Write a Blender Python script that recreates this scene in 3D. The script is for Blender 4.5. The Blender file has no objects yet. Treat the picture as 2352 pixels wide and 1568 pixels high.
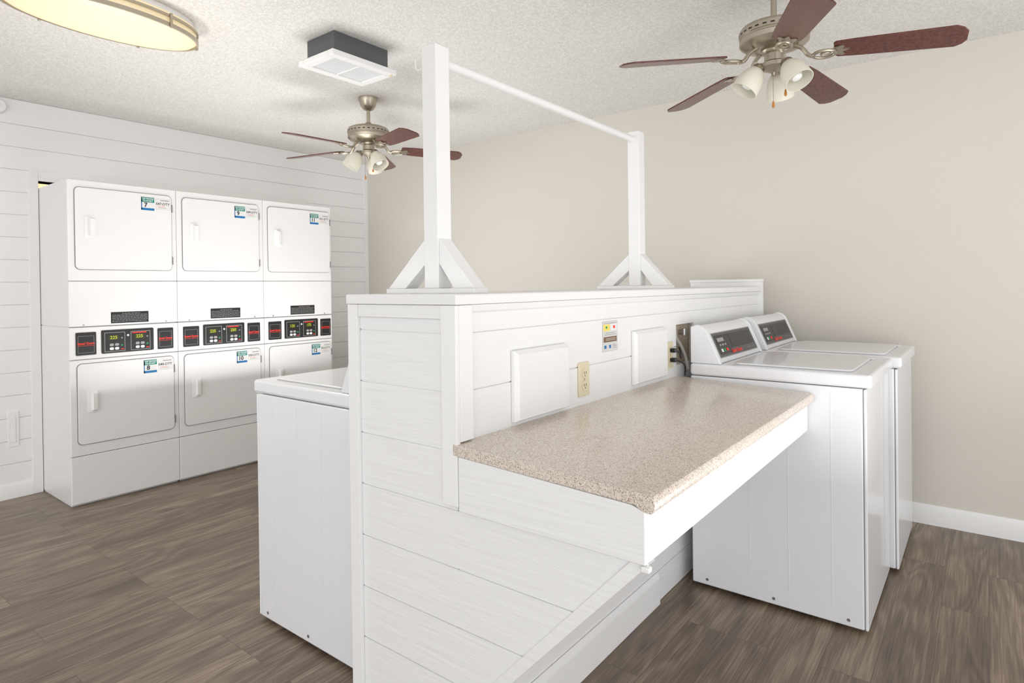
import bpy, bmesh, math, random
from mathutils import Vector, Matrix
random.seed(4)
SC = bpy.context.scene
COL = SC.collection
R = math.radians

# ------------------------------------------------------------------ camera
F, YAW, PIT, ROL, CY, H = 1404.0, R(37.836), R(.363), R(-.722), 667.2, 1.4
fw = Vector((math.cos(YAW), math.sin(YAW), 0)); rt = Vector((math.sin(YAW), -math.cos(YAW), 0)); up = Vector((0, 0, 1))
w_ = fw*math.cos(PIT) - up*math.sin(PIT); u_ = up*math.cos(PIT) + fw*math.sin(PIT)
cr, sr = math.cos(ROL), math.sin(ROL)
r2 = rt*cr + u_*sr; u2 = u_*cr - rt*sr
cd = bpy.data.cameras.new('camera'); cam = bpy.data.objects.new('camera', cd); COL.objects.link(cam)
M = Matrix((r2, u2, -w_)).transposed().to_4x4(); M.translation = Vector((0, 0, H))
cam.matrix_world = M
cd.sensor_width = 36; cd.sensor_fit = 'HORIZONTAL'; cd.lens = F/2352*36; cd.shift_y = (CY-784)/2352; cd.clip_start = .02
SC.camera = cam
SC.view_settings.view_transform = 'Standard'

# ------------------------------------------------------------------ materials
def srgb(r, g, b):
    f = lambda c: (c/255/12.92) if c/255 <= .04045 else ((c/255+.055)/1.055)**2.4
    return (f(r), f(g), f(b), 1)
def mat(name, col, rough=.5, metal=0, coat=0, emit=None, es=0, bump=None, trans=0, spec=.5):
    m = bpy.data.materials.new(name); m.use_nodes = True
    n = m.node_tree.nodes; l = m.node_tree.links; b = n['Principled BSDF']
    b.inputs['Base Color'].default_value = col; b.inputs['Roughness'].default_value = rough
    b.inputs['Metallic'].default_value = metal; b.inputs['Coat Weight'].default_value = coat
    b.inputs['Coat Roughness'].default_value = .08; b.inputs['Specular IOR Level'].default_value = spec
    b.inputs['Transmission Weight'].default_value = trans
    if emit: b.inputs['Emission Color'].default_value = emit; b.inputs['Emission Strength'].default_value = es
    tc = n.new('ShaderNodeTexCoord'); mp = n.new('ShaderNodeMapping'); nz = n.new('ShaderNodeTexNoise')
    l.new(tc.outputs['Object'], mp.inputs['Vector']); l.new(mp.outputs['Vector'], nz.inputs['Vector'])
    sc, dist, st = (1, 1, 1), .002, 0
    nscale = 6
    if bump: sc, nscale, st, dist = bump
    mp.inputs['Scale'].default_value = sc; nz.inputs['Scale'].default_value = nscale; nz.inputs['Detail'].default_value = 5
    mix = n.new('ShaderNodeMix'); mix.data_type = 'RGBA'; mix.blend_type = 'MULTIPLY'
    mix.inputs['Factor'].default_value = .04
    mix.inputs['A'].default_value = col
    l.new(nz.outputs['Fac'], mix.inputs['B']); l.new(mix.outputs['Result'], b.inputs['Base Color'])
    if bump:
        bp = n.new('ShaderNodeBump'); bp.inputs['Strength'].default_value = st; bp.inputs['Distance'].default_value = dist
        l.new(nz.outputs['Fac'], bp.inputs['Height']); l.new(bp.outputs['Normal'], b.inputs['Normal'])
    return m
WPX = mat('white_paint_grain_x', (.84, .84, .84, 1), .42, bump=((1.2, 14, 18), 3.4, .45, .005))
WPY = mat('white_paint_grain_y', (.84, .84, .84, 1), .42, bump=((14, 1.2, 18), 3.4, .45, .005))
WPL = mat('white_paint_smooth', (.86, .86, .86, 1), .38, bump=((3, 3, 8), 7, .15, .003))
WALLW = mat('white_siding_wall', (.85, .85, .85, 1), .5, bump=((1, 8, 12), 5, .2, .003))
BEIGE = mat('beige_wall_paint', srgb(214, 209, 201), .6, bump=((1, 1, 1), 60, .15, .002))
ENAM = mat('white_enamel', (.82, .83, .855, 1), .28, coat=.4)
ENAM2 = mat('white_enamel_dryer', (.81, .805, .805, 1), .33, coat=.25)
SEAL = mat('grey_seam', (.22, .22, .22, 1), .6)
DARK = mat('black_plastic', (.014, .014, .015, 1), .35)
DGREY = mat('dark_grey_panel', (.09, .09, .092, 1), .4)
CHAR = mat('charcoal_metal', (.095, .098, .106, 1), .55)
NICK = mat('brushed_nickel', srgb(182, 173, 158), .34, metal=1)
STEEL = mat('steel_screw', (.5, .5, .5, 1), .35, metal=1)
GLASS = mat('frosted_glass', srgb(228, 225, 210), .35)
DIFF = mat('lit_diffuser', srgb(222, 208, 178), .45, emit=srgb(255, 230, 180), es=.34)
RED = mat('red_print', (.75, .03, .02, 1), .5, emit=(1, .05, .02, 1), es=.12)
TEAL = mat('teal_print', srgb(0, 133, 122), .5)
BLUE = mat('blue_print', srgb(10, 110, 175), .5)
PAPER = mat('white_paper', (.76, .76, .75, 1), .6)
NPAPER = mat('grey_white_notice_paper', (.66, .66, .64, 1), .6)
INK = mat('black_print', (.02, .02, .02, 1), .6)
GRYP = mat('grey_print', (.35, .35, .35, 1), .6)
LCD = mat('yellow_display', srgb(190, 195, 50), .5, emit=srgb(205, 210, 50), es=.12)
LCDB = mat('display_background', srgb(45, 50, 14), .4)
GREEN = mat('green_button', srgb(30, 150, 90), .5)
IVORY = mat('ivory_plastic', srgb(222, 212, 182), .35)
WOODK = mat('wooden_chain_drop', srgb(190, 125, 60), .45)
BROWN = mat('brown_print', srgb(125, 98, 78), .6)
YEL = mat('yellow_print', srgb(238, 218, 110), .6)
WHP = mat('white_plastic', (.86, .86, .86, 1), .4)
LENS = mat('grille_lens', (.84, .86, .88, 1), .25)
CAV = mat('cavity_plaster', srgb(196, 180, 160), .9, bump=((1, 1, 1), 30, .8, .01))
HOSE = mat('grey_hose', srgb(165, 163, 158), .4)
WARM = mat('warm_back_wall', srgb(245, 222, 185), .7)

def blade_mat():
    m = bpy.data.materials.new('cherry_wood'); m.use_nodes = True
    n = m.node_tree.nodes; l = m.node_tree.links; b = n['Principled BSDF']
    tc = n.new('ShaderNodeTexCoord'); mp = n.new('ShaderNodeMapping'); nz = n.new('ShaderNodeTexNoise'); cr_ = n.new('ShaderNodeValToRGB')
    mp.inputs['Scale'].default_value = (6, 6, 6); nz.inputs['Scale'].default_value = 12; nz.inputs['Detail'].default_value = 6
    l.new(tc.outputs['Object'], mp.inputs['Vector']); l.new(mp.outputs['Vector'], nz.inputs['Vector']); l.new(nz.outputs['Fac'], cr_.inputs['Fac'])
    cr_.color_ramp.elements[0].position = .3; cr_.color_ramp.elements[0].color = srgb(74, 36, 32)
    cr_.color_ramp.elements[1].position = .75; cr_.color_ramp.elements[1].color = srgb(108, 60, 50)
    l.new(cr_.outputs['Color'], b.inputs['Base Color']); b.inputs['Roughness'].default_value = .26
    return m
CHERRY = blade_mat()

def floor_mat():
    m = bpy.data.materials.new('vinyl_planks'); m.use_nodes = True
    n = m.node_tree.nodes; l = m.node_tree.links; b = n['Principled BSDF']
    tc = n.new('ShaderNodeTexCoord')
    br = n.new('ShaderNodeTexBrick'); br.inputs['Scale'].default_value = 1
    br.inputs['Brick Width'].default_value = 1.22; br.inputs['Row Height'].default_value = .165
    br.inputs['Mortar Size'].default_value = .0010; br.inputs['Mortar Smooth'].default_value = .3; br.offset = .37; br.offset_frequency = 3
    br.inputs['Color1'].default_value = (0, 0, 0, 1); br.inputs['Color2'].default_value = (1, 1, 1, 1); br.inputs['Mortar'].default_value = (.5, .5, .5, 1)
    l.new(tc.outputs['Object'], br.inputs['Vector'])
    sep = n.new('ShaderNodeSeparateColor'); l.new(br.outputs['Color'], sep.inputs['Color'])
    mul = n.new('ShaderNodeMath'); mul.operation = 'MULTIPLY'; mul.inputs[1].default_value = 37
    l.new(sep.outputs['Red'], mul.inputs[0])
    def noise(scale, sc, det, dist):
        mp = n.new('ShaderNodeMapping'); mp.inputs['Scale'].default_value = scale
        nz = n.new('ShaderNodeTexNoise'); nz.noise_dimensions = '4D'; nz.inputs['Scale'].default_value = sc
        nz.inputs['Detail'].default_value = det; nz.inputs['Distortion'].default_value = dist
        l.new(tc.outputs['Object'], mp.inputs['Vector']); l.new(mp.outputs['Vector'], nz.inputs['Vector']); l.new(mul.outputs[0], nz.inputs['W'])
        return nz
    def madd(src, k, c):
        q = n.new('ShaderNodeMath'); q.operation = 'MULTIPLY_ADD'; q.inputs[1].default_value = k; q.inputs[2].default_value = c; l.new(src, q.inputs[0]); return q.outputs[0]
    def add(a, b_):
        q = n.new('ShaderNodeMath'); q.operation = 'ADD'; l.new(a, q.inputs[0]); l.new(b_, q.inputs[1]); return q.outputs[0]
    a = noise((.9, 5, 1), 1.2, 1.5, .3)
    f = noise((2.0, 70, 1), 2.4, 6, .15)
    c = noise((.7, 6, 1), 1.4, 3, .3)
    mr = madd(a.outputs['Fac'], 60, 0)
    si = n.new('ShaderNodeMath'); si.operation = 'SINE'; l.new(mr, si.inputs[0])
    t = add(madd(si.outputs[0], .055, 0), madd(f.outputs['Fac'], .65, .175))
    t = add(t, madd(c.outputs['Fac'], .5, -.25))
    t = add(t, madd(sep.outputs['Red'], .10, -.05))
    rp = n.new('ShaderNodeValToRGB'); e = rp.color_ramp.elements
    e[0].position = .26; e[0].color = srgb(80, 69, 60); e[1].position = .74; e[1].color = srgb(164, 147, 126)
    k = e.new(.5); k.color = srgb(119, 103, 88)
    l.new(t, rp.inputs['Fac'])
    mx = n.new('ShaderNodeMix'); mx.data_type = 'RGBA'; l.new(br.outputs['Fac'], mx.inputs['Factor'])
    l.new(rp.outputs['Color'], mx.inputs['A']); mx.inputs['B'].default_value = srgb(78, 67, 57)
    l.new(mx.outputs['Result'], b.inputs['Base Color'])
    b.inputs['Roughness'].default_value = .36
    bp = n.new('ShaderNodeBump'); bp.inputs['Strength'].default_value = .1; bp.inputs['Distance'].default_value = .002
    l.new(f.outputs['Fac'], bp.inputs['Height']); l.new(bp.outputs['Normal'], b.inputs['Normal'])
    return m
def ceil_mat():
    m = bpy.data.materials.new('popcorn_ceiling'); m.use_nodes = True
    n = m.node_tree.nodes; l = m.node_tree.links; b = n['Principled BSDF']
    tc = n.new('ShaderNodeTexCoord')
    nz = n.new('ShaderNodeTexNoise'); nz.inputs['Scale'].default_value = 80; nz.inputs['Detail'].default_value = 3
    vo = n.new('ShaderNodeTexVoronoi'); vo.inputs['Scale'].default_value = 120
    l.new(tc.outputs['Object'], nz.inputs['Vector']); l.new(tc.outputs['Object'], vo.inputs['Vector'])
    sb = n.new('ShaderNodeMath'); sb.operation = 'MULTIPLY_ADD'; sb.inputs[1].default_value = -.5; l.new(vo.outputs['Distance'], sb.inputs[0]); l.new(nz.outputs['Fac'], sb.inputs[2])
    rp = n.new('ShaderNodeValToRGB'); e = rp.color_ramp.elements
    e[0].position = .08; e[0].color = srgb(216, 214, 210); e[1].position = .42; e[1].color = srgb(235, 234, 231)
    l.new(sb.outputs[0], rp.inputs['Fac']); l.new(rp.outputs['Color'], b.inputs['Base Color'])
    bp = n.new('ShaderNodeBump'); bp.inputs['Strength'].default_value = .42; bp.inputs['Distance'].default_value = .006
    l.new(sb.outputs[0], bp.inputs['Height']); l.new(bp.outputs['Normal'], b.inputs['Normal'])
    b.inputs['Roughness'].default_value = .8
    return m
def counter_mat():
    m = bpy.data.materials.new('speckled_laminate'); m.use_nodes = True
    n = m.node_tree.nodes; l = m.node_tree.links; b = n['Principled BSDF']
    tc = n.new('ShaderNodeTexCoord')
    vo = n.new('ShaderNodeTexVoronoi'); vo.inputs['Scale'].default_value = 480
    l.new(tc.outputs['Object'], vo.inputs['Vector'])
    sp = n.new('ShaderNodeSeparateColor'); l.new(vo.outputs['Color'], sp.inputs['Color'])
    rp = n.new('ShaderNodeValToRGB'); rp.color_ramp.interpolation = 'CONSTANT'; e = rp.color_ramp.elements
    e[0].position = 0; e[0].color = srgb(136, 116, 102); e[1].position = .07; e[1].color = srgb(194, 180, 166)
    for p, c in ((.3, (210, 197, 185)), (.6, (220, 209, 199)), (.84, (234, 226, 218)), (.95, (170, 152, 136))):
        k = e.new(p); k.color = srgb(*c)
    l.new(sp.outputs['Red'], rp.inputs['Fac']); l.new(rp.outputs['Color'], b.inputs['Base Color'])
    b.inputs['Roughness'].default_value = .26; b.inputs['Coat Weight'].default_value = .25; b.inputs['Coat Roughness'].default_value = .12
    return m
FLOOR, CEIL, COUNTER = floor_mat(), ceil_mat(), counter_mat()

# ------------------------------------------------------------------ mesh builder
ORG = {}
class MB:
    def __init__(s): s.v = []; s.f = []; s.m = []
    def add(s, vs, fs, mi=0):
        o = len(s.v); s.v += [tuple(v) for v in vs]; s.f += [[i+o for i in f] for f in fs]; s.m += [mi]*len(fs); return s
    def box(s, x0, x1, y0, y1, z0, z1, mi=0):
        if x1 < x0: x0, x1 = x1, x0
        if y1 < y0: y0, y1 = y1, y0
        vs = [(x, y, z) for z in (z0, z1) for y in (y0, y1) for x in (x0, x1)]
        return s.add(vs, [(0, 2, 3, 1), (4, 5, 7, 6), (0, 1, 5, 4), (2, 6, 7, 3), (0, 4, 6, 2), (1, 3, 7, 5)], mi)
    def prism(s, poly, axis, a, b, mi=0):
        n = len(poly)
        def mk(p, t):
            if axis == 0: return (t, p[0], p[1])
            if axis == 1: return (p[0], t, p[1])
            return (p[0], p[1], t)
        vs = [mk(p, a) for p in poly] + [mk(p, b) for p in poly]
        fs = [list(range(n)), list(range(2*n-1, n-1, -1))] + [(i, (i+1) % n, n+(i+1) % n, n+i) for i in range(n)]
        return s.add(vs, fs, mi)
    def cyl(s, p, q, r, r1=None, seg=20, mi=0):
        p, q = Vector(p), Vector(q); r1 = r if r1 is None else r1
        ax = (q-p).normalized(); a = ax.orthogonal().normalized(); b = ax.cross(a)
        vs = [p+(a*math.cos(t)+b*math.sin(t))*r for t in [2*math.pi*i/seg for i in range(seg)]]
        vs += [q+(a*math.cos(t)+b*math.sin(t))*r1 for t in [2*math.pi*i/seg for i in range(seg)]]
        fs = [list(range(seg)), list(range(2*seg-1, seg-1, -1))] + [(i, (i+1) % seg, seg+(i+1) % seg, seg+i) for i in range(seg)]
        return s.add(vs, fs, mi)
    def lathe(s, prof, c, ax=(0, 0, 1), seg=32, mi=0, sx=1, sy=1):
        c = Vector(c); ax = Vector(ax).normalized()
        if abs(ax.z) > .999: a = Vector((1, 0, 0)); b = Vector((0, 1, 0))
        else: a = ax.orthogonal().normalized(); b = ax.cross(a)
        vs = []
        for r, z in prof:
            for i in range(seg):
                t = 2*math.pi*i/seg; vs.append(c+ax*z+a*math.cos(t)*r*sx+b*math.sin(t)*r*sy)
        fs = []
        for k in range(len(prof)-1):
            for i in range(seg):
                j = (i+1) % seg; fs.append((k*seg+i, k*seg+j, (k+1)*seg+j, (k+1)*seg+i))
        return s.add(vs, fs, mi)
    def tube(s, pts, r, seg=10, mi=0, closed=False):
        pts = [Vector(p) for p in pts]; n = len(pts); vs = []; ref = None
        for i, p in enumerate(pts):
            t = (pts[(i+1) % n]-pts[i-1]) if closed else (pts[min(i+1, n-1)]-pts[max(i-1, 0)])
            t.normalize()
            if ref is None: ref = t.orthogonal().normalized()
            ref = (ref - t*ref.dot(t)).normalized(); b = t.cross(ref)
            for k in range(seg):
                an = 2*math.pi*k/seg; vs.append(p+(ref*math.cos(an)+b*math.sin(an))*r)
        fs = []
        for i in range(n if closed else n-1):
            j = (i+1) % n
            for k in range(seg):
                l = (k+1) % seg; fs.append((i*seg+k, i*seg+l, j*seg+l, j*seg+k))
        if not closed: fs += [list(range(seg)), list(range((n-1)*seg, n*seg))]
        return s.add(vs, fs, mi)
    def text(s, st, size, o, right=(1, 0, 0), upv=(0, 0, 1), mi=0, bold=.0, width=None):
        cu = bpy.data.curves.new('t', 'FONT'); cu.body = st; cu.size = size; cu.align_x = 'CENTER'; cu.align_y = 'CENTER'; cu.resolution_u = 3; cu.offset = bold
        ob = bpy.data.objects.new('t', cu); COL.objects.link(ob)
        bpy.context.view_layer.update()
        me = bpy.data.meshes.new_from_object(ob.evaluated_get(bpy.context.evaluated_depsgraph_get()))
        o = Vector(o); rr = Vector(right); uu = Vector(upv)
        k = 1
        if width and len(me.vertices):
            xs = [v.co.x for v in me.vertices]; k = width/(max(xs)-min(xs))
        s.add([o+rr*v.co.x*k+uu*v.co.y for v in me.vertices], [list(p.vertices) for p in me.polygons], mi)
        bpy.data.objects.remove(ob); bpy.data.meshes.remove(me); bpy.data.curves.remove(cu); return s
    def build(s, name, mats, parent=None, bevel=0, seg=2, smooth=True, world=False):
        if not isinstance(mats, (list, tuple)): mats = [mats]
        if parent is not None: org = ORG[parent.name]
        elif world: org = Vector((0, 0, 0))
        else:
            xs = [[v[i] for v in s.v] for i in range(3)]
            org = Vector(((min(xs[0])+max(xs[0]))/2, (min(xs[1])+max(xs[1]))/2, min(xs[2])))
        me = bpy.data.meshes.new(name); me.from_pydata([Vector(v)-org for v in s.v], [], s.f)
        for m in mats: me.materials.append(m)
        me.polygons.foreach_set('material_index', s.m)
        bm = bmesh.new(); bm.from_mesh(me); bmesh.ops.recalc_face_normals(bm, faces=bm.faces); bm.to_mesh(me); bm.free()
        if smooth:
            me.polygons.foreach_set('use_smooth', [True]*len(me.polygons)); me.set_sharp_from_angle(angle=R(32))
        ob = bpy.data.objects.new(name, me); COL.objects.link(ob)
        if parent is not None: ob.parent = parent
        else: ob.location = org
        ORG[ob.name] = org
        if bevel:
            bv = ob.modifiers.new('bevel', 'BEVEL'); bv.width = bevel; bv.segments = seg; bv.limit_method = 'ANGLE'; bv.angle_limit = R(40); bv.harden_normals = True
        return ob
def thing(name, label, cat, loc, group=None):
    o = bpy.data.objects.new(name, None); COL.objects.link(o); o.location = loc; o.empty_display_size = .1
    o['label'] = label; o['category'] = cat
    if group: o['group'] = group
    ORG[o.name] = Vector(loc); return o
def tag(o, label, cat, group=None):
    o['label'] = label; o['category'] = cat
    if group: o['group'] = group
    return o
def struct(o): o['kind'] = 'structure'; return o
def rrect(x0, x1, z0, z1, r, n=5):
    out = []
    for cx, cz, a0 in ((x1-r, z0+r, -90), (x1-r, z1-r, 0), (x0+r, z1-r, 90), (x0+r, z0+r, 180)):
        for i in range(n+1):
            a = R(a0+90*i/n); out.append((cx+r*math.cos(a), cz+r*math.sin(a)))
    return out

# ------------------------------------------------------------------ room constants
Yw, Xc, Zc = 5.269, 4.253, 2.731
E0, Y0, Y1, Hd = 1.230, 1.606, 1.153, 1.382
XE = 4.055
# ------------------------------------------------------------------ room shell
struct(MB().box(-3, 4.4, -3, 6.3, -.1, 0).build('floor', FLOOR, world=True, smooth=False))
struct(MB().box(-3, 4.4, -3, 6.3, Zc, Zc+.1).build('ceiling', CEIL, world=True, smooth=False))
struct(MB().box(Xc, Xc+.12, -3, 6.3, 0, Zc).build('wall_right', BEIGE, world=True, smooth=False))
OX0, OX1, OZ = 1.353, 3.45, 2.185
m = MB()
zs = [0] + [1.474+.155*k for k in range(-9, 8)] + [Zc]
g = .0020
for a, b in zip(zs[:-1], zs[1:]):
    segs = [(-3, OX0), (OX1, Xc)]
    if a < OZ:
        for x0, x1 in segs: m.box(x0, x1, Yw, Yw+.014, a+g, min(b, 9)-g)
        if b > OZ: m.box(OX0, OX1, Yw, Yw+.014, OZ, b-g)
    else: m.box(-3, Xc, Yw, Yw+.014, a+g, b-g)
m.box(-3, OX0, Yw+.008, Yw+.12, 0, Zc, 1); m.box(OX1, Xc, Yw+.008, Yw+.12, 0, Zc, 1); m.box(OX0, OX1, Yw+.008, Yw+.12, OZ, Zc, 1)
struct(m.build('wall_left', [WALLW, WALLW], world=True, smooth=False))
struct(MB().box(1.0, 4.25, 6.15, 6.25, 0, Zc).build('wall_back', WARM, world=True, smooth=False))
struct(MB().box(OX0-.052, OX0+.006, Yw-.016, Yw+.12, 0, OZ+.075).build('trim_1', WALLW, world=True, bevel=.002))
struct(MB().box(OX0+.006, OX1, Yw-.016, Yw+.12, OZ, OZ+.075).build('trim_2', WALLW, world=True, bevel=.002))
struct(MB().box(OX1, OX1+.05, Yw-.016, Yw+.12, 0, OZ+.075).build('trim_3', WALLW, world=True, bevel=.002))
struct(MB().box(Xc-.045, Xc, Yw-.02, Yw, 0, Zc).build('trim_4', WALLW, world=True, bevel=.002))
struct(MB().prism([(Yw, 0), (Yw-.016, 0), (Yw-.016, .085), (Yw-.008, .1), (Yw, .1)], 0, -3, OX0-.052).build('baseboard_left', WALLW, world=True))
struct(MB().prism([(Xc, 0), (Xc-.016, 0), (Xc-.016, .085), (Xc-.010, .105), (Xc, .112)], 1, -3, Yw-.02).build('baseboard_right', WPL, world=True))

# ------------------------------------------------------------------ half-height divider wall
P = .162; LZ = [1.272-P*k for k in range(0, 8)]
m = MB(); g = .0020
def edge(z): return min(Y1, .585+(.79-z)*.94) if z < .79 else Y1
bounds = [0] + sorted(LZ) + [Hd-.03]
for a, b in zip(bounds[:-1], bounds[1:]):
    if b-a < .02: continue
    a_, b_ = a+g, b-g
    parts = [(a_, b_)] if not (a_ < .79 < b_) else [(a_, .7899), (.79, b_)]
    for p, q in parts:
        poly = [(edge(p), p), (Y0, p), (Y0, q), (edge(q), q)]
        if p < .186 < q: poly = [(Y1, p), (Y0, p), (Y0, q), (edge(q), q), (Y1, .186)]
        m.prism(poly, 0, E0, E0+.03)
bt = .005
m.prism([(Y1+bt, 0), (Y0-bt, 0), (Y0-bt, Hd-.03), (Y1+bt, Hd-.03)], 0, E0+.004, 2.72)
m.prism([(Y1+.036, 0), (Y0-bt, 0), (Y0-bt, Hd-.03), (Y1+.036, Hd-.03)], 0, 2.72, 2.97)
m.prism([(Y1+bt, 0), (Y0-bt, 0), (Y0-bt, Hd-.03), (Y1+bt, Hd-.03)], 0, 2.97, XE)
m.box(2.72, 2.97, Y1+bt, Y1+.04, 0, 1.02); m.box(2.72, 2.97, Y1+bt, Y1+.04, 1.215, Hd-.03)
# backing of the bracket panel, so its board joints are shallow too
m.prism([(.595, .7895), (Y1, .7895), (Y1, .20)], 0, E0+.004, E0+.03)
HX0, HX1, HZ0, HZ1 = 2.735, 2.955, 1.022, 1.212
for a, b in zip(bounds[:-1], bounds[1:]):
    if b-a < .02: continue
    a_, b_ = a+g, b-g
    m.box(E0+.031, XE, Y0-.012, Y0, a_, b_, 1)
    if b_ <= HZ0 or a_ >= HZ1: m.box(E0+.031, XE, Y1, Y1+.012, a_, b_, 1)
    else:
        m.box(E0+.031, HX0, Y1, Y1+.012, a_, b_, 1); m.box(HX1, XE, Y1, Y1+.012, a_, b_, 1)
        if a_ < HZ0: m.box(HX0, HX1, Y1, Y1+.012, a_, HZ0, 1)
        if b_ > HZ1: m.box(HX0, HX1, Y1, Y1+.012, HZ1, b_, 1)
m.box(2.72, 2.97, Y1+.030, Y1+.0355, 1.02, 1.215, 2)
wd = struct(m.build('wall_divider', [WPY, WPX, CAV], world=True, smooth=False))
struct(MB().prism([(.60, .785), (Y1, .785), (Y1, .21)], 0, E0+.031, E0+.09).build('trim_5', WPY, world=True, bevel=.002))
struct(MB().prism([(Y1-.016, Hd-.03), (Y1-.016, Hd-.004), (Y1-.012, Hd), (Y0+.004, Hd), (Y0+.008, Hd-.004), (Y0+.008, Hd-.03)], 0, E0-.016, XE-.002).build('trim_6', WPX, world=True, bevel=.002))
m = MB(); m.box(E0-.012, E0, Y0-.042, Y0+.006, 0, Hd-.031); struct(m.build('trim_7', WPL, world=True, bevel=.002))
struct(MB().box(E0-.010, E0, Y1+.045, Y0-.043, Hd-.07, Hd-.031).build('trim_8', WPY, world=True, bevel=.002))
struct(MB().box(E0-.016, E0, Y1-.014, Y1+.044, .80, Hd-.031).build('trim_9', WPL, world=True, bevel=.003))
struct(MB().box(E0, E0+.055, Y1-.014, Y1, .975, Hd-.031).build('trim_10', WPL, world=True, bevel=.002))
struct(MB().prism([(Y1, Hd-.031), (Y1-.012, Hd-.031), (Y1-.006, Hd-.05), (Y1, Hd-.055)], 0, E0+.056, XE-.002).build('trim_11', WPX, world=True))
struct(MB().box(E0+.1, 2.5, Y1-.014, Y1, 0, .115).prism([(Y1, .115), (Y1-.014, .115), (Y1-.006, .14), (Y1, .14)], 0, E0+.1, 2.5).build('baseboard_divider', WPL, world=True, bevel=.002))
struct(MB().box(XE, XE+.03, Y1-.022, Y0-.004, 0, 1.412).box(XE-.003, XE+.033, Y1-.024, Y0+.002, 1.412, 1.430).build('trim_12', WPL, world=True, bevel=.002))
d = Vector((.585-1.15, .79-.186)).normalized(); nrm = Vector((-d.y, d.x))
if nrm.x > 0: nrm = -nrm
A = Vector((.585, .79)); B = Vector((1.15, .189))
poly = [tuple(A), tuple(B), tuple(B-nrm*.03), tuple(A-nrm*.03)]
struct(MB().prism(poly, 0, E0-.006, E0).build('trim_13', WPY, world=True, bevel=.001))

# ------------------------------------------------------------------ folding counter
ct = thing('folding_counter', 'speckled beige laminate folding counter on white painted boards beside the half wall', 'counter', (2.0, .87, .79))
prof = [(Y1-.0005, .972), (.582, .947), (.570, .944), (.565, .938), (.563, .926), (.565, .914), (.571, .907), (.582, .907), (.600, .914), (.61, .92), (Y1-.0005, .942)]
MB().prism(prof, 0, E0-.018, 2.742).build('countertop', COUNTER, ct, bevel=.0015)
MB().prism([(.588, .79), (.588, .908), (.62, .918), (Y1-.016, .94), (Y1-.016, .79)], 0, E0-.015, E0-.0005).build('end_apron', WPY, ct, bevel=.003)
MB().box(E0+.0, 2.738, .588, .61, .79, .908).build('front_apron', WPX, ct, bevel=.003)
MB().box(E0-.018, E0-.0005, .578, .598, .776, .789).build('corner_block', WPL, ct, bevel=.003)

# ------------------------------------------------------------------ hanging rail
hr = thing('hanging_rail', 'white wooden clothes hanging rail with two braced posts and a round rod', 'clothes rail', (2.1, 1.385, Hd))
YM = 1.38; pw = .031; TOP = 2.162
for px in (1.395, 2.80):
    MB().box(px-pw, px+pw, YM-pw, YM+pw, Hd+.016, TOP).build('post', WPL, hr, bevel=.003)
    for sg, ex in ((-1, .176), (1, .208)):
        pts = [(YM+sg*pw, 1.555), (YM+sg*ex, Hd+.016), (YM+sg*(ex-.084), Hd+.016), (YM+sg*pw, 1.475)]
        MB().prism(pts, 0, px-pw+.004, px+pw-.004).build('brace', WPL, hr, bevel=.002)
    MB().box(px-pw-.002, px+pw+.002, YM-.18, YM+.212, Hd, Hd+.016).build('base_board', WPL, hr, bevel=.002)
MB().cyl((1.395+pw, YM, 2.122), (2.80-pw, YM, 2.122), .0155, seg=24).build('rod', WPL, hr)
hy = YM+pw
MB().tube([(1.365, hy, 2.095), (1.365, hy+.018, 2.093), (1.365, hy+.028, 2.10), (1.365, hy+.030, 2.13)], .0022).build('hook', WHP, hr)

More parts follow.
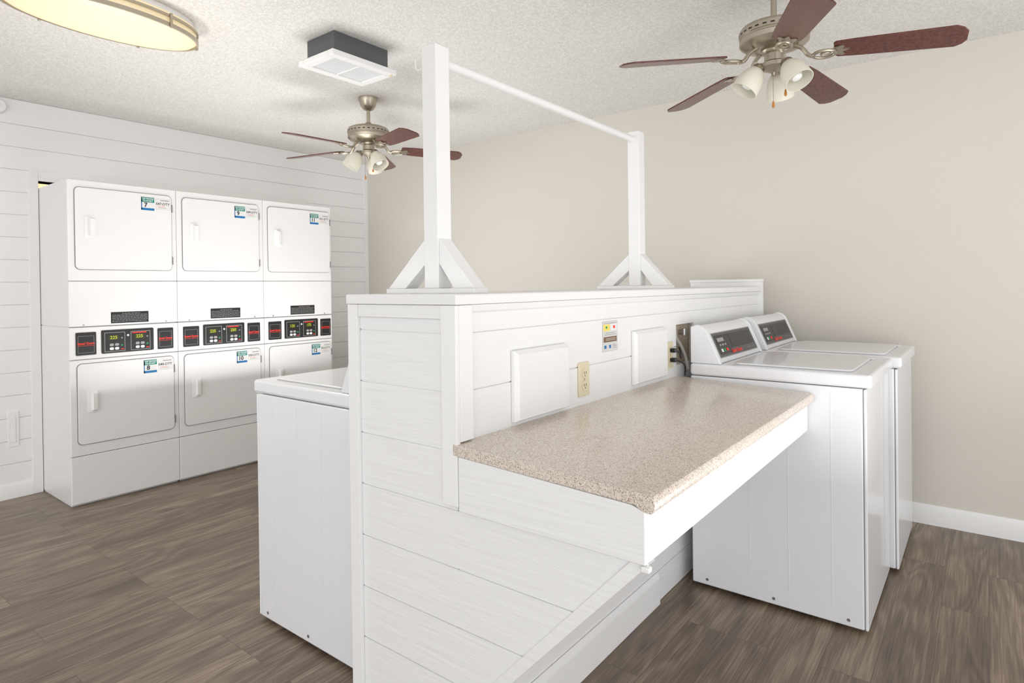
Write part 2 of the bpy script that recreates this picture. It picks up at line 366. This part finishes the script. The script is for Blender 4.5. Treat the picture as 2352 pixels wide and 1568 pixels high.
# ------------------------------------------------------------------ stacked dryers
D = [1.361, 2.035, 2.714, 3.371]; Yf = 4.688; Ht = 2.136
z1, z2, z3, z4 = 1.473, 1.171, .956, .325
def number_sticker(mb, x, z, num, yy):
    w, h = .086, .092
    mb.box(x, x+w, yy-.0006, yy, z-h, z, 2)
    mb.box(x, x+w, yy-.0010, yy-.0006, z-.036, z, 0)
    mb.box(x, x+w, yy-.0010, yy-.0006, z-h, z-h+.016, 1)
    mb.box(x, x+.006, yy-.0010, yy-.0006, z-h, z, 1)
    mb.text('TAP PHONE', .0145, (x+w/2, yy-.0014, z-.011), mi=2, bold=.0004)
    mb.text('TO START', .0145, (x+w/2, yy-.0014, z-.026), mi=2, bold=.0004)
    mb.text(num, .042, (x+.030 if len(num) == 1 else x+.034, yy-.0014, z-.056), mi=3, bold=.0012)
def dryer(i, label, nums, codes, disp):
    x0, x1 = D[i]+.001, D[i+1]-.001; W = x1-x0
    t = thing('stacked_dryer', label, 'dryer', ((x0+x1)/2, 5.05, 0), 'stacked white dryers along the siding wall')
    yb = 5.42
    MB().box(x0, x1, Yf+.018, yb, 0.012, z2-.002).box(x0, x1, Yf+.018, yb, z2+.002, Ht).box(x0+.004, x1-.004, Yf+.022, yb-.004, 0, z2+.003).build('body', ENAM2, t, bevel=.004)
    fr = lambda n, a, b: MB().box(x0, x1, Yf, Yf+.017, a, b).build(n, ENAM2, t, bevel=.005, seg=3)
    fr('upper_front', z1+.0015, Ht); fr('vent_panel', z2+.003, z1-.0015); fr('control_fascia', z3+.002, z2-.003)
    fr('lower_front', z4+.0015, z3-.002); fr('kick_panel', .014, z4-.0015)
    for fx in (.12, .88): MB().cyl((x0+W*fx, Yf-.003, z2+.012), (x0+W*fx, Yf+.001, z2+.012), .006, seg=10).build('screw', STEEL, t)
    for (a, b), num, code, top in (((1.55, 2.088), nums[0], codes[0], 2.064), ((.40, .928), nums[1], codes[1], .916)):
        dx0, dx1 = x0+.040, x0+.637
        dm = MB().prism(rrect(dx0, dx1, a, b, .028), 1, Yf-.010, Yf-.0005).build('door', ENAM2, t, bevel=.003)
        MB().prism(rrect(dx0-.0035, dx1+.0035, a-.0035, b+.0035, .031), 1, Yf-.0030, Yf-.0003).build('door_seal', SEAL, dm)
        hz = (a+b)/2+.012; hx = x0+.125
        m = MB().prism(rrect(hx-.034, hx+.034, hz-.072, hz+.072, .012), 1, Yf-.014, Yf-.0102)
        m.add([(hx-.012, Yf-.0142, hz-.062), (hx+.026, Yf-.0142, hz-.062), (hx+.026, Yf-.0142, hz+.062), (hx-.012, Yf-.0142, hz+.062),
               (hx-.006, Yf-.038, hz-.054), (hx+.020, Yf-.032, hz-.054), (hx+.020, Yf-.032, hz+.054), (hx-.006, Yf-.038, hz+.054)],
              [(0, 3, 2, 1), (4, 5, 6, 7), (0, 1, 5, 4), (1, 2, 6, 5), (2, 3, 7, 6), (3, 0, 4, 7)])
        m.build('handle', WHP, dm, bevel=.003)
        for q in (a+.07, b-.09):
            MB().box(dx1-.002, dx1+.006, Yf-.013, Yf-.0005, q-.028, q+.028).build('hinge', SEAL, t)
        m = MB(); number_sticker(m, x0+.435, top, num, Yf-.0102); m.build('number_sticker', [TEAL, BLUE, PAPER, INK], t, smooth=False)
        m = MB(); sx = x0+.532; yy = Yf-.0102
        m.box(sx-.001, sx+.097, yy-.0004, yy, top-.079, top-.003, 2)
        m.box(sx, sx+.096, yy-.0006, yy, top-.078, top-.004, 0)
        m.text(code, .024, (sx+.046, yy-.0012, top-.040), mi=1, bold=.0003)
        m.box(sx+.03, sx+.088, yy-.001, yy-.0006, top-.018, top-.011, 2)
        m.box(sx+.012, sx+.07, yy-.001, yy-.0006, top-.068, top-.065, 2); m.box(sx+.012, sx+.06, yy-.001, yy-.0006, top-.058, top-.056, 3)
        m.build('machine_code_sticker', [PAPER, INK, GRYP, RED], t, smooth=False)
    m = MB(); wx = x0+.24; m.box(wx, wx+.235, Yf-.001, Yf-.0003, 1.186, 1.262, 0)
    for r_ in range(6):
        zz = 1.251-r_*.0105; xx = wx+.008
        while xx < wx+.222:
            L = random.uniform(.008, .022); e = min(xx+L, wx+.228)
            if not (r_ in (0,) and (xx < wx+.06 or xx > wx+.17)): m.box(xx, e, Yf-.0016, Yf-.001, zz-.002, zz+.001, 1)
            xx = e+.004
    m.build('warning_plate', [DARK, GRYP], t, smooth=False)
    yy = Yf-.0003
    for a, b in ((.034, .150), (.532, .638)):
        m = MB(); m.prism(rrect(x0+a, x0+b, .985, 1.135, .006), 1, yy-.004, yy, 0)
        m.text('Speed Queen', .021, (x0+(a+b)/2, yy-.0048, 1.062), mi=1, bold=.0006, width=(b-a)*.84)
        m.box(x0+a+.010, x0+b-.010, yy-.0048, yy-.004, 1.046, 1.048, 1)
        fx0, fx1 = x0+a+.012, x0+b-.012
        m.box(fx0, fx1, yy-.0045, yy-.004, 1.110, 1.1115, 2); m.box(fx0, fx1, yy-.0045, yy-.004, 1.000, 1.0015, 2)
        m.box(fx0, fx0+.0015, yy-.0045, yy-.004, 1.000, 1.1115, 2); m.box(fx1-.0015, fx1, yy-.0045, yy-.004, 1.000, 1.1115, 2)
        m.build('brand_panel', [DARK, RED, GRYP], t, smooth=False)
    m = MB(); m.prism(rrect(x0+.180, x0+.505, .985, 1.142, .008), 1, yy-.004, yy, 0)
    for k, bx in enumerate((x0+.198, x0+.358)):
        m.box(bx, bx+.125, yy-.0044, yy-.004, .995, 1.125, 2)
        m.box(bx+.003, bx+.122, yy-.0048, yy-.0044, .998, 1.122, 0)
        if k: m.box(bx+.01, bx+.1, yy-.0052, yy-.0048, 1.112, 1.119, 1)
        m.box(bx+.022, bx+.088, yy-.0054, yy-.0048, 1.072, 1.106, 5)
        m.text(disp[k], .030, (bx+.055, yy-.0060, 1.089), mi=3, bold=.0004)
        for qx in range(2):
            for qz in range(2): m.prism(rrect(bx+.03+qx*.032, bx+.055+qx*.032, 1.006+qz*.026, 1.024+qz*.026, .008), 1, yy-.0058, yy-.0048, 2 if qz else 4)
        m.cyl((bx+.105, yy-.0058, 1.085), (bx+.105, yy-.0048, 1.085), .005, seg=12, mi=2)
        m.cyl((bx+.105, yy-.0058, 1.035), (bx+.105, yy-.0048, 1.035), .006, seg=12, mi=6)
        m.box(bx+.098, bx+.116, yy-.0056, yy-.0048, 1.006, 1.012, 1)
    m.cyl((x0+.341, yy-.0055, 1.10), (x0+.341, yy-.004, 1.10), .007, seg=14, mi=4)
    m.build('control_display', [DARK, RED, GRYP, LCD, WHP, LCDB, GREEN], t, smooth=False)
    return t
dryer(0, 'white stacked dryer pair with number 7 above and 8 below, nearest the left trim', ('7', '8'), ('047-DTY', '048-DTY'), ('225', '225'))
dryer(1, 'white stacked dryer pair numbered 9 above and 10 below, middle of the row', ('9', '10'), ('049-DTY', '050-DTY'), ('225', '250'))
dryer(2, 'white stacked dryer pair numbered 11 above and 12 below, nearest the beige wall', ('11', '12'), ('051-DTY', '052-DTY'), ('125', '175'))

# ------------------------------------------------------------------ washers
def washer(label, x0, x1, yb, yf, hw=1.03, group=None):
    t = thing('washing_machine', label, 'washer', ((x0+x1)/2, (yb+yf)/2, 0), group)
    s = 1 if yf > yb else -1
    Y = lambda v: yb+s*v
    Dp = abs(yf-yb)
    zd = hw-.055
    MB().box(x0, x1, Y(0), Y(Dp-.014), .018, zd-.002).build('cabinet', ENAM, t, bevel=.006)
    for v in (.26, .42, Dp-.13):
        MB().box(x0-.0010, x0, Y(v), Y(v+.003), .09, zd-.03).build('pressed_rib', ENAM, t)
    MB().box(x0+.001, x1-.001, Y(Dp-.012), Y(Dp), .018, zd-.004).build('front_panel', ENAM, t, bevel=.005)
    MB().box(x0+.006, x1-.006, Y(Dp-.016), Y(Dp-.006), .02, zd-.01).build('seam', SEAL, t)
    for v in (.07, .36, Dp-.07):
        MB().cyl((x0-.002, Y(v), .045), (x0+.001, Y(v), .045), .0065, seg=12).build('screw', STEEL, t)
    for cx in (x0+.06, x1-.06):
        for v in (.06, Dp-.06): MB().cyl((cx, Y(v), 0), (cx, Y(v), .02), .02, seg=14).build('foot', DARK, t)
    MB().box(x0-.002, x1+.002, Y(-.002), Y(Dp+.018), zd, hw).build('deck', ENAM, t, bevel=.013, seg=4)
    ld = MB().prism(rrect(x0+.05, x1-.05, min(Y(.185), Y(Dp-.055)), max(Y(.185), Y(Dp-.055)), .03), 2, hw+.0003, hw+.009).build('lid', ENAM, t, bevel=.004, seg=3)
    MB().box(x0+.1, x1-.1, Y(.168), Y(.182), hw+.0003, hw+.006).build('hinge_strip', ENAM, ld, bevel=.002)
    MB().box(x1-.12, x1-.055, Y(Dp-.056), Y(Dp-.042), hw+.0003, hw+.008).build('lid_lip', ENAM, ld, bevel=.002)
    pr = [(0, hw-.0), (0, hw+.168), (.030, hw+.178), (.056, hw+.170), (.076, hw+.150), (.136, hw+.01), (.140, hw)]
    pr = [(Y(a), b+.0004) for a, b in pr]
    cs = MB().prism(pr, 0, x0+.004, x0+.026).prism([(Y(a), b) for a, b in ((0, hw+.001), (0, hw+.163), (.030, hw+.173), (.055, hw+.164), (.072, hw+.145), (.131, hw+.010), (.131, hw+.001))], 0, x0+.025, x1-.025).prism(pr, 0, x1-.026, x1-.004).build('console', ENAM, t, bevel=.004)
    a = Vector((0, Y(.072), hw+.145)); b = Vector((0, Y(.131), hw+.010)); upv = (a-b); L = upv.length; upv.normalize()
    nr = Vector((1, 0, 0)).cross(upv)
    rtv = Vector((1, 0, 0)) if s < 0 else Vector((-1, 0, 0))
    if nr.z < 0: nr = -nr
    o = Vector((x0 if s < 0 else x1, b.y, b.z))
    Wd = x1-x0
    def quad(mb, ua, ub, va, vb, off, mi, th=.0012):
        c = [o+rtv*u+upv*v+nr*off for u, v in ((ua, va), (ub, va), (ub, vb), (ua, vb))]
        c2 = [p+nr*th for p in c]
        mb.add(c+c2, [(3, 2, 1, 0), (4, 5, 6, 7), (0, 1, 5, 4), (1, 2, 6, 5), (2, 3, 7, 6), (3, 0, 4, 7)], mi)
    m = MB()
    quad(m, .05, Wd-.05, .014, L-.010, .0008, 3); quad(m, .054, Wd-.054, .018, L-.014, .002, 1)
    quad(m, .07, Wd*.36, .03, L-.025, .0034, 0); quad(m, Wd*.38, Wd-.08, .05, L-.025, .0034, 0)
    for k in range(3): quad(m, .09+k*.035, .112+k*.035, .04, .055, .005, (4, 5, 2)[k]); quad(m, .09+k*.035, .112+k*.035, .07, .078, .005, 3)
    quad(m, .085, .17, .09, .108, .005, 3)
    m.text('Speed Queen', .026, o+rtv*(Wd*.44)+upv*.034+nr*.0062, right=rtv, upv=upv, mi=2, bold=.0008, width=.15)
    m.text('COMMERCIAL LAUNDRY', .011, o+rtv*(Wd*.76)+upv*.032+nr*.0062, right=rtv, upv=upv, mi=3)
    m.build('control_face', [DARK, DGREY, RED, GRYP, WHP, GREEN], cs, smooth=False)
    return t
WG = 'white washers backed onto the half wall'
washer('white top-load washer whose bare side meets the end of the speckled counter', 2.752, 3.418, 1.092, .376, 1.035, WG)
washer('white top-load washer between the counter-side washer and the beige wall', 3.438, 4.106, 1.075, .340, 1.04, WG)
washer('white top-load washer on the dryer side of the half wall', 1.382, 2.048, 1.742, 2.461, 1.018, WG)

# ------------------------------------------------------------------ things on the half wall
def cover(label, x0, x1, za, zb):
    b = .013; t = .024
    vs = [(x0, Y1-.001, za), (x1, Y1-.001, za), (x1, Y1-.001, zb), (x0, Y1-.001, zb),
          (x0+.001, Y1-.012, za), (x1-.001, Y1-.012, za), (x1-.001, Y1-.012, zb), (x0+.001, Y1-.012, zb),
          (x0+b, Y1-t, za+b*.4), (x1-b*.4, Y1-t, za+b*.4), (x1-b*.4, Y1-t, zb-b), (x0+b, Y1-t, zb-b)]
    fs = [(3, 2, 1, 0), (8, 9, 10, 11)] + [(i, (i+1) % 4, 4+(i+1) % 4, 4+i) for i in range(4)] + [(4+i, 4+(i+1) % 4, 8+(i+1) % 4, 8+i) for i in range(4)]
    tag(MB().add(vs, fs).build('cover_board', WPX, bevel=.0012), label, 'cover board', 'blank cover boards above the counter')
cover('larger blank white cover board above the near end of the counter', 1.473, 1.772, .985, 1.204)
cover('smaller blank white cover board between the paper notice and the plugged outlet', 2.276, 2.588, .992, 1.211)
def outlet(label, x, z):
    t = thing('wall_outlet', label, 'outlet', (x+.0375, Y1, z), 'ivory outlets on the half wall')
    MB().prism(rrect(x, x+.073, z, z+.122, .006), 1, Y1-.007, Y1-.0003).build('cover_plate', IVORY, t, bevel=.002)
    for zz in (z+.022, z+.066):
        rc = MB().prism(rrect(x+.019, x+.054, zz, zz+.034, .014), 1, Y1-.010, Y1-.0072).build('receptacle', IVORY, t, bevel=.001)
        MB().box(x+.029, x+.031, Y1-.0108, Y1-.0101, zz+.014, zz+.024).box(x+.042, x+.044, Y1-.0108, Y1-.0101, zz+.014, zz+.024).box(x+.034, x+.038, Y1-.0108, Y1-.0101, zz+.006, zz+.010).build('slot', DARK, rc)
    MB().cyl((x+.0365, Y1-.0085, z+.061), (x+.0365, Y1-.007, z+.061), .003, seg=10).build('screw', STEEL, t)
outlet('ivory duplex outlet with nothing plugged in, between the two cover boards', 1.858, 1.003)
outlet('ivory duplex outlet with black plugs, beside the plumbing opening', 2.612, 1.018)
m = MB(); nx0, nx1, nz0, nz1 = 2.040, 2.158, 1.148, 1.262; yy = Y1-.0003
q = lambda a, b, c, d_, mi, o=.0012: m.box(nx0+a*(nx1-nx0), nx0+b*(nx1-nx0), yy-o, yy-.0006, nz0+c*(nz1-nz0), nz0+d_*(nz1-nz0), mi)
m.box(nx0-.0008, nx1+.0008, yy-.0006, yy, nz0-.0008, nz1+.0008, 3)
m.box(nx0, nx1, yy-.0008, yy, nz0, nz1, 0)
q(.1, .9, .93, .95, 3); q(.05, .48, .68, .90, 1); q(.20, .30, .76, .84, 6, .0016); q(.54, .95, .68, .90, 7); q(.70, .82, .75, .85, 2, .0016)
q(.12, .9, .54, .56, 3); q(.2, .8, .60, .62, 3); q(.06, .94, .30, .48, 5); q(.2, .85, .36, .375, 0, .0016); q(.2, .85, .41, .425, 0, .0016)
q(.10, .24, .09, .20, 4); q(.42, .54, .09, .20, 4); q(.66, .92, .08, .1, 3); q(.66, .92, .14, .16, 3); q(.66, .86, .19, .21, 3)
tag(m.build('paper_notice', [NPAPER, YEL, RED, GRYP, BLUE, BROWN, GREEN, LENS], smooth=False), 'small printed paper notice with yellow and brown blocks taped to half wall', 'notice')
def spl(pts, n=8):
    P_ = [Vector(p) for p in pts]; P_ = [P_[0]*2-P_[1]]+P_+[P_[-1]*2-P_[-2]]; out = []
    for i in range(1, len(P_)-2):
        for k in range(n):
            t = k/n; a, b, c, d_ = P_[i-1:i+3]
            out.append(.5*((2*b)+(c-a)*t+(2*a-5*b+4*c-d_)*t*t+(3*b-a-3*c+d_)*t**3))
    out.append(P_[-2]); return out
def cord(label, pts, plug, r=.004):
    t = thing('power_cord', label, 'cord', plug, 'black washer cords')
    MB().box(plug[0]-.012, plug[0]+.014, plug[1]-.026, plug[1], plug[2]-.010, plug[2]+.010).build('plug', DARK, t, bevel=.005)
    MB().tube(spl([(plug[0]+.012, plug[1]-.018, plug[2])]+pts), r).build('cable', DARK, t)
py_ = Y1-.0112
cord('black power cord plugged into the upper socket beside the plumbing opening', [(2.69, 1.118, 1.085), (2.72, 1.125, 1.06), (2.76, 1.14, 1.075), (2.80, 1.165, 1.10)], (2.649, py_, 1.101))
cord('black power cord drooping from the lower socket behind the counter end', [(2.69, 1.11, 1.045), (2.715, 1.105, 1.03), (2.730, 1.108, 1.0), (2.734, 1.112, .978)], (2.649, py_, 1.057))
m = MB()
m.tube(spl([(2.765, 1.172, 1.20), (2.762, 1.165, 1.15), (2.785, 1.15, 1.11), (2.80, 1.135, 1.06), (2.80, 1.12, 1.0)]), .008)
tag(m.build('water_hose', HOSE), 'grey water hose inside the opening behind the near washer', 'hose')
tag(MB().cyl((2.84, 1.1825, 1.17), (2.84, 1.15, 1.17), .012).cyl((2.84, 1.155, 1.158), (2.84, 1.155, 1.188), .014).build('water_valve', STEEL), 'metal water valve inside the opening in the half wall', 'valve')

# ------------------------------------------------------------------ ceiling fans
def wd_(th): return rt*math.cos(R(th)) + fw*math.sin(R(th))
def fan(label, c, angs, shade_angs, zb=2.372, rs=1.0, droop=.015):
    cx, cy = c
    t = thing('ceiling_fan', label, 'ceiling fan', (cx, cy, Zc), 'brushed nickel ceiling fans with cherry blades')
    MB().lathe([(.0, 0), (.066, 0), (.066, -.018), (.060, -.03), (.052, -.06), (.035, -.082), (.016, -.09), (0, -.09)], (cx, cy, Zc-.0003)).build('canopy', NICK, t)
    MB().cyl((cx, cy, Zc-.088), (cx, cy, zb+.170), .0125).build('downrod', NICK, t)
    MB().lathe([(0, .185), (.020, .185), (.024, .178), (.03, .165), (.06, .160), (.105, .154), (.135, .142), (.143, .130), (.143, .106), (.138, .102), (.138, .096), (.143, .092), (.141, .072), (.125, .060), (.09, .050), (.06, .045), (0, .045)], (cx, cy, zb), seg=48).build('motor', NICK, t)
    vb = MB()
    for k in range(28):
        a = 2*math.pi*k/28; p = Vector((cx+.1405*math.cos(a), cy+.1405*math.sin(a), 0)); tg = Vector((-math.sin(a), math.cos(a), 0)); ou = Vector((math.cos(a), math.sin(a), 0))
        vs = [p+tg*dx+ou*dy+Vector((0, 0, zb+dz)) for dz in (.113, .119) for dx, dy in ((-.008, 0), (.008, 0), (.008, .0032), (-.008, .0032))]
        vb.add(vs, [(3, 2, 1, 0), (4, 5, 6, 7), (0, 1, 5, 4), (1, 2, 6, 5), (2, 3, 7, 6), (3, 0, 4, 7)])
    vb.build('vent_slots', DARK, t)
    for a in angs:
        dr = wd_(a); sd = Vector((-dr.y, dr.x, 0)); C = Vector((cx, cy, 0))
        tilt = R(-12); sdt = sd*math.cos(tilt)+Vector((0, 0, 1))*math.sin(tilt); nn = dr.cross(sdt).normalized()
        if nn.z < 0: nn = -nn
        out = [(.225, -.045), (.235, -.056), (.30, -.062), (.625, -.072), (.648, -.055), (.662, -.030), (.662, .030), (.648, .055), (.625, .072), (.30, .062), (.235, .056), (.225, .045)]
        vs = [C+dr*r_*rs+sdt*w+Vector((0, 0, zb+.002-droop*(r_-.22)/.44))+nn*o for o in (.0035, -.0035) for r_, w in out]; n = len(out)
        b = MB().add(vs, [list(range(n)), list(range(2*n-1, n-1, -1))]+[(i, (i+1) % n, n+(i+1) % n, n+i) for i in range(n)])
        b.build('blade', CHERRY, t, bevel=.0015)
        im = MB(); Zp = lambda r_, w, z: C+dr*r_+sdt*w+Vector((0, 0, z))
        im.tube(spl([Zp(.075, 0, zb+.052), Zp(.11, 0, zb+.030), Zp(.135, 0, zb-.004), Zp(.158, 0, zb-.013)]), .009)
        loop = [Zp(.195+.042*math.cos(q_), .028*math.sin(q_), zb-.012) for q_ in [2*math.pi*i/20 for i in range(20)]]
        im.tube(loop, .0068, closed=True)
        loop = [Zp(.200+.018*math.cos(q_), .012*math.sin(q_), zb-.012) for q_ in [2*math.pi*i/14 for i in range(14)]]
        im.tube(loop, .004, closed=True)
        pl = [(.228, -.022), (.262, -.038), (.272, -.030), (.262, -.012), (.290, 0), (.262, .012), (.272, .030), (.262, .038), (.228, .022)]
        vs = [C+dr*r_+sdt*w+Vector((0, 0, zb-.004))+nn*o for o in (-.0005, -.006) for r_, w in pl]; n = len(pl)
        im.add(vs, [list(range(n)), list(range(2*n-1, n-1, -1))]+[(i, (i+1) % n, n+(i+1) % n, n+i) for i in range(n)])
        im.build('blade_arm', NICK, t)
    MB().lathe([(0, 0), (.052, 0), (.055, -.006), (.05, -.014), (.040, -.02), (.040, -.050), (.046, -.056), (.062, -.062), (.062, -.078), (.03, -.092), (.012, -.098), (.010, -.112), (0, -.115)], (cx, cy, zb+.0448), seg=36).build('switch_housing', NICK, t)
    for a in shade_angs:
        dr = wd_(a); ax = (dr*math.sin(R(33)) - Vector((0, 0, 1))*math.cos(R(33))).normalized()
        s0 = Vector((cx, cy, zb-.022))+dr*.040
        am = MB().tube(spl([Vector((cx, cy, zb-.026))+dr*.045, s0+dr*.016+Vector((0, 0, .004)), s0+dr*.028+ax*.008]), .008)
        p0 = s0+dr*.020
        am.lathe([(0, 0), (.020, 0), (.026, .008), (.028, .03), (.0, .03)], p0, ax)
        lamp = am.build('lamp_holder', NICK, t)
        MB().lathe([(.024, .018), (.032, .024), (.042, .040), (.051, .062), (.056, .088), (.0575, .112), (.058, .128), (.0555, .128), (.0545, .110), (.053, .088), (.048, .062), (.039, .042), (.024, .027)], p0, ax, seg=36).build('glass_shade', GLASS, t)
        MB().lathe([(.0, .03), (.012, .032), (.014, .05), (.026, .075), (.028, .09), (.02, .108), (0, .114)], p0, ax, seg=20).build('bulb', WHP, lamp)
    for (dx, ln) in ((-.018, .125), (.035, .075)):
        p = Vector((cx, cy, 0))+rt*dx - fw*.03
        ch = MB().cyl((p.x, p.y, zb-.03), (p.x, p.y, zb-.06-ln), .0012, seg=8).build('pull_chain', NICK, t)
        MB().lathe([(0, .0), (.003, -.002), (.0045, -.010), (.0062, -.022), (.0045, -.029), (0, -.031)], (p.x, p.y, zb-.06-ln), seg=16).build('chain_drop', WOODK, ch)
def at(px, py, ax, val):
    dr = w_*F + r2*(px-1176) + u2*(CY-py); o = Vector((0, 0, H)); k = (val-o[ax])/dr[ax]; return o+dr*k
c2 = at(1778, 128, 2, 2.392); c1 = at(847, 343, 2, 2.372)
fan('ceiling fan over the washers and counter, seen closest against the beige wall', (c2.x, c2.y), [41.5+72*k for k in range(5)], (175, 295, 55), zb=2.372, rs=1.03, droop=.04)
fan('ceiling fan hanging near the stacked dryers, partly behind the rail post', (c1.x, c1.y), [18+72*k for k in range(5)], (200, 320, 80))

# ------------------------------------------------------------------ oval flush light
ol = thing('oval_ceiling_light', 'lit oval flush ceiling light with cream diffuser and nickel rim', 'ceiling light', (1.09, 3.185, Zc))
a_, b_ = .405, .215; C = (1.09, 3.185, 0)
def ering(z, aa, bb, n=64): return [(C[0]+aa*math.cos(2*math.pi*i/n), C[1]+bb*math.sin(2*math.pi*i/n), z) for i in range(n)]
def eband(mb, aa, bb, z0, z1, th):
    r0 = ering(z0, aa, bb)+ering(z1, aa, bb)+ering(z1, aa-th, bb-th)+ering(z0, aa-th, bb-th); n = 64; fs = []
    for k in range(4):
        for i in range(n):
            j = (i+1) % n; fs.append((k*n+i, k*n+j, ((k+1) % 4)*n+j, ((k+1) % 4)*n+i))
    mb.add(r0, fs); return mb
m = MB(); eband(m, a_-.02, b_-.02, Zc-.03, Zc-.0005, .03); m.build('ceiling_pan', WHP, ol)
eband(MB(), a_, b_, Zc-.054, Zc-.042, .008).build('rim', NICK, ol)
eband(MB(), a_, b_, Zc-.098, Zc-.080, .010).build('rim', NICK, ol)
m = MB(); n = 64; vs = []; prf = [(-.012, -.028), (-.010, -.09), (-.03, -.104), (-.08, -.112), (-.15, -.117), (-.208, -.118)]
for o_, z in prf: vs += ering(Zc+z, a_+o_, max(b_+o_, .004))
fs = [(k*n+i, k*n+(i+1) % n, (k+1)*n+(i+1) % n, (k+1)*n+i) for k in range(len(prf)-1) for i in range(n)]
fs.append([(len(prf)-1)*n+i for i in range(n)])
m.add(vs, fs); m.build('diffuser', DIFF, ol)
for an in (0, 60, 120, 180, 240, 300):
    x = C[0]+(a_+.002)*math.cos(R(an)); y = C[1]+(b_+.002)*math.sin(R(an))
    MB().box(x-.006, x+.006, y-.006, y+.006, Zc-.104, Zc-.036).build('rim_clip', NICK, ol, bevel=.003)

# ------------------------------------------------------------------ boxed ceiling vent fixture
X0, X1, B0, B1 = 1.935, 2.292, 2.640, 2.875
bx = thing('ceiling_vent_light', 'dark grey metal ceiling box with white frame and ribbed lens panels', 'ceiling vent', ((X0+X1)/2, (B0+B1)/2, Zc))
MB().box(X0, X1, B0, B1, 2.622, Zc-.0005).build('housing', CHAR, bx, bevel=.002)
zf = 2.592; o = .034; m = MB()
def fring(mb, x0, x1, y0, y1, wd, za, zb_):
    mb.box(x0, x1, y0, y0+wd, za, zb_); mb.box(x0, x1, y1-wd, y1, za, zb_); mb.box(x0, x0+wd, y0+wd, y1-wd, za, zb_); mb.box(x1-wd, x1, y0+wd, y1-wd, za, zb_)
fring(m, X0-o, X1+o, B0-o, B1+o, .050, zf, 2.621)
xm = (X0+X1)/2; m.box(xm-.005, xm+.005, B0, B1, zf+.002, 2.615)
m.build('frame', WHP, bx, bevel=.006)
for a, b in ((X0+.017, xm-.006), (xm+.006, X1-.017)):
    m = MB().box(a, b, B0+.017, B1-.017, zf+.012, zf+.018)
    k = B0+.022
    while k < B1-.022: m.box(a, b, k, k+.005, zf+.008, zf+.0125); k += .010
    m.build('lens_panel', LENS, bx, smooth=False)
MB().cyl((X1+.010, B0-.01, zf-.010), (X1+.010, B0-.01, zf+.001), .010, seg=18).build('knob', IVORY, bx, bevel=.002)

# ------------------------------------------------------------------ small wall items
sd = thing('smoke_detector', 'round white smoke detector high on the white siding wall', 'smoke detector', (1.140, Yw, 2.665))
MB().lathe([(0, 0), (.052, 0), (.052, .012), (.044, .028), (0, .03)], (1.140, Yw-.0003, 2.665), (0, -1, 0)).build('housing', WHP, sd)
MB().lathe([(0, .0), (.012, .0), (.012, .003), (0, .003)], (1.140, Yw-.031, 2.665), (0, -1, 0), seg=16).build('test_button', GRYP, sd)
wp = thing('blank_wall_plate', 'narrow tall white blank plate low on the white siding wall', 'wall plate', (1.197, Yw, .35))
MB().prism(rrect(1.168, 1.228, .35, .59, .005), 1, Yw-.008, Yw+.001).build('plate', WALLW, wp, bevel=.002)
MB().prism(rrect(1.186, 1.210, .38, .56, .004), 1, Yw-.012, Yw-.0082).build('raised_strip', WALLW, wp, bevel=.002)

# ------------------------------------------------------------------ light
w = bpy.data.worlds.new('world'); SC.world = w; w.use_nodes = True
bg = w.node_tree.nodes['Background']; bg.inputs['Color'].default_value = (.98, .99, 1, 1); bg.inputs['Strength'].default_value = 1.6
def area(loc, tgt, size, e, col=(1, .98, .95)):
    ld = bpy.data.lights.new('fill_area_light', 'AREA'); ld.size = size; ld.energy = e; ld.color = col
    o = bpy.data.objects.new('fill_area_light', ld); COL.objects.link(o); o.location = loc
    o.rotation_euler = (Vector(tgt)-Vector(loc)).to_track_quat('-Z', 'Y').to_euler(); return o
area((2.5, 3.5, .7), (2.5, 3.5, 3), 1.8, 34, (1, .995, .985))  # unseen upward fill over the dryer aisle, added to brighten the ceiling
area((1.9, -.5, .7), (2.0, -.3, 3), 1.6, 25, (1, .995, .985))  # second unseen upward fill, added on the counter side for the ceiling
ld = bpy.data.lights.new('fill_sun', 'SUN'); ld.energy = .92; ld.angle = R(50); ld.color = (1, .995, .985)  # broad fill added from behind the camera for even light, not real sunlight
so = bpy.data.objects.new('fill_sun', ld); COL.objects.link(so); so.rotation_euler = Vector((.80, .58, -.08)).to_track_quat('-Z', 'Y').to_euler()
def point(loc, e, r=.15, col=(1, .95, .88)):
    ld = bpy.data.lights.new('point_light', 'POINT'); ld.energy = e; ld.shadow_soft_size = r; ld.color = col
    o = bpy.data.objects.new('point_light', ld); COL.objects.link(o); o.location = loc
point((1.09, 3.1, 1.95), 13, .12)
point((2.6, 5.9, 2.3), 50, .1, (1, .88, .72))
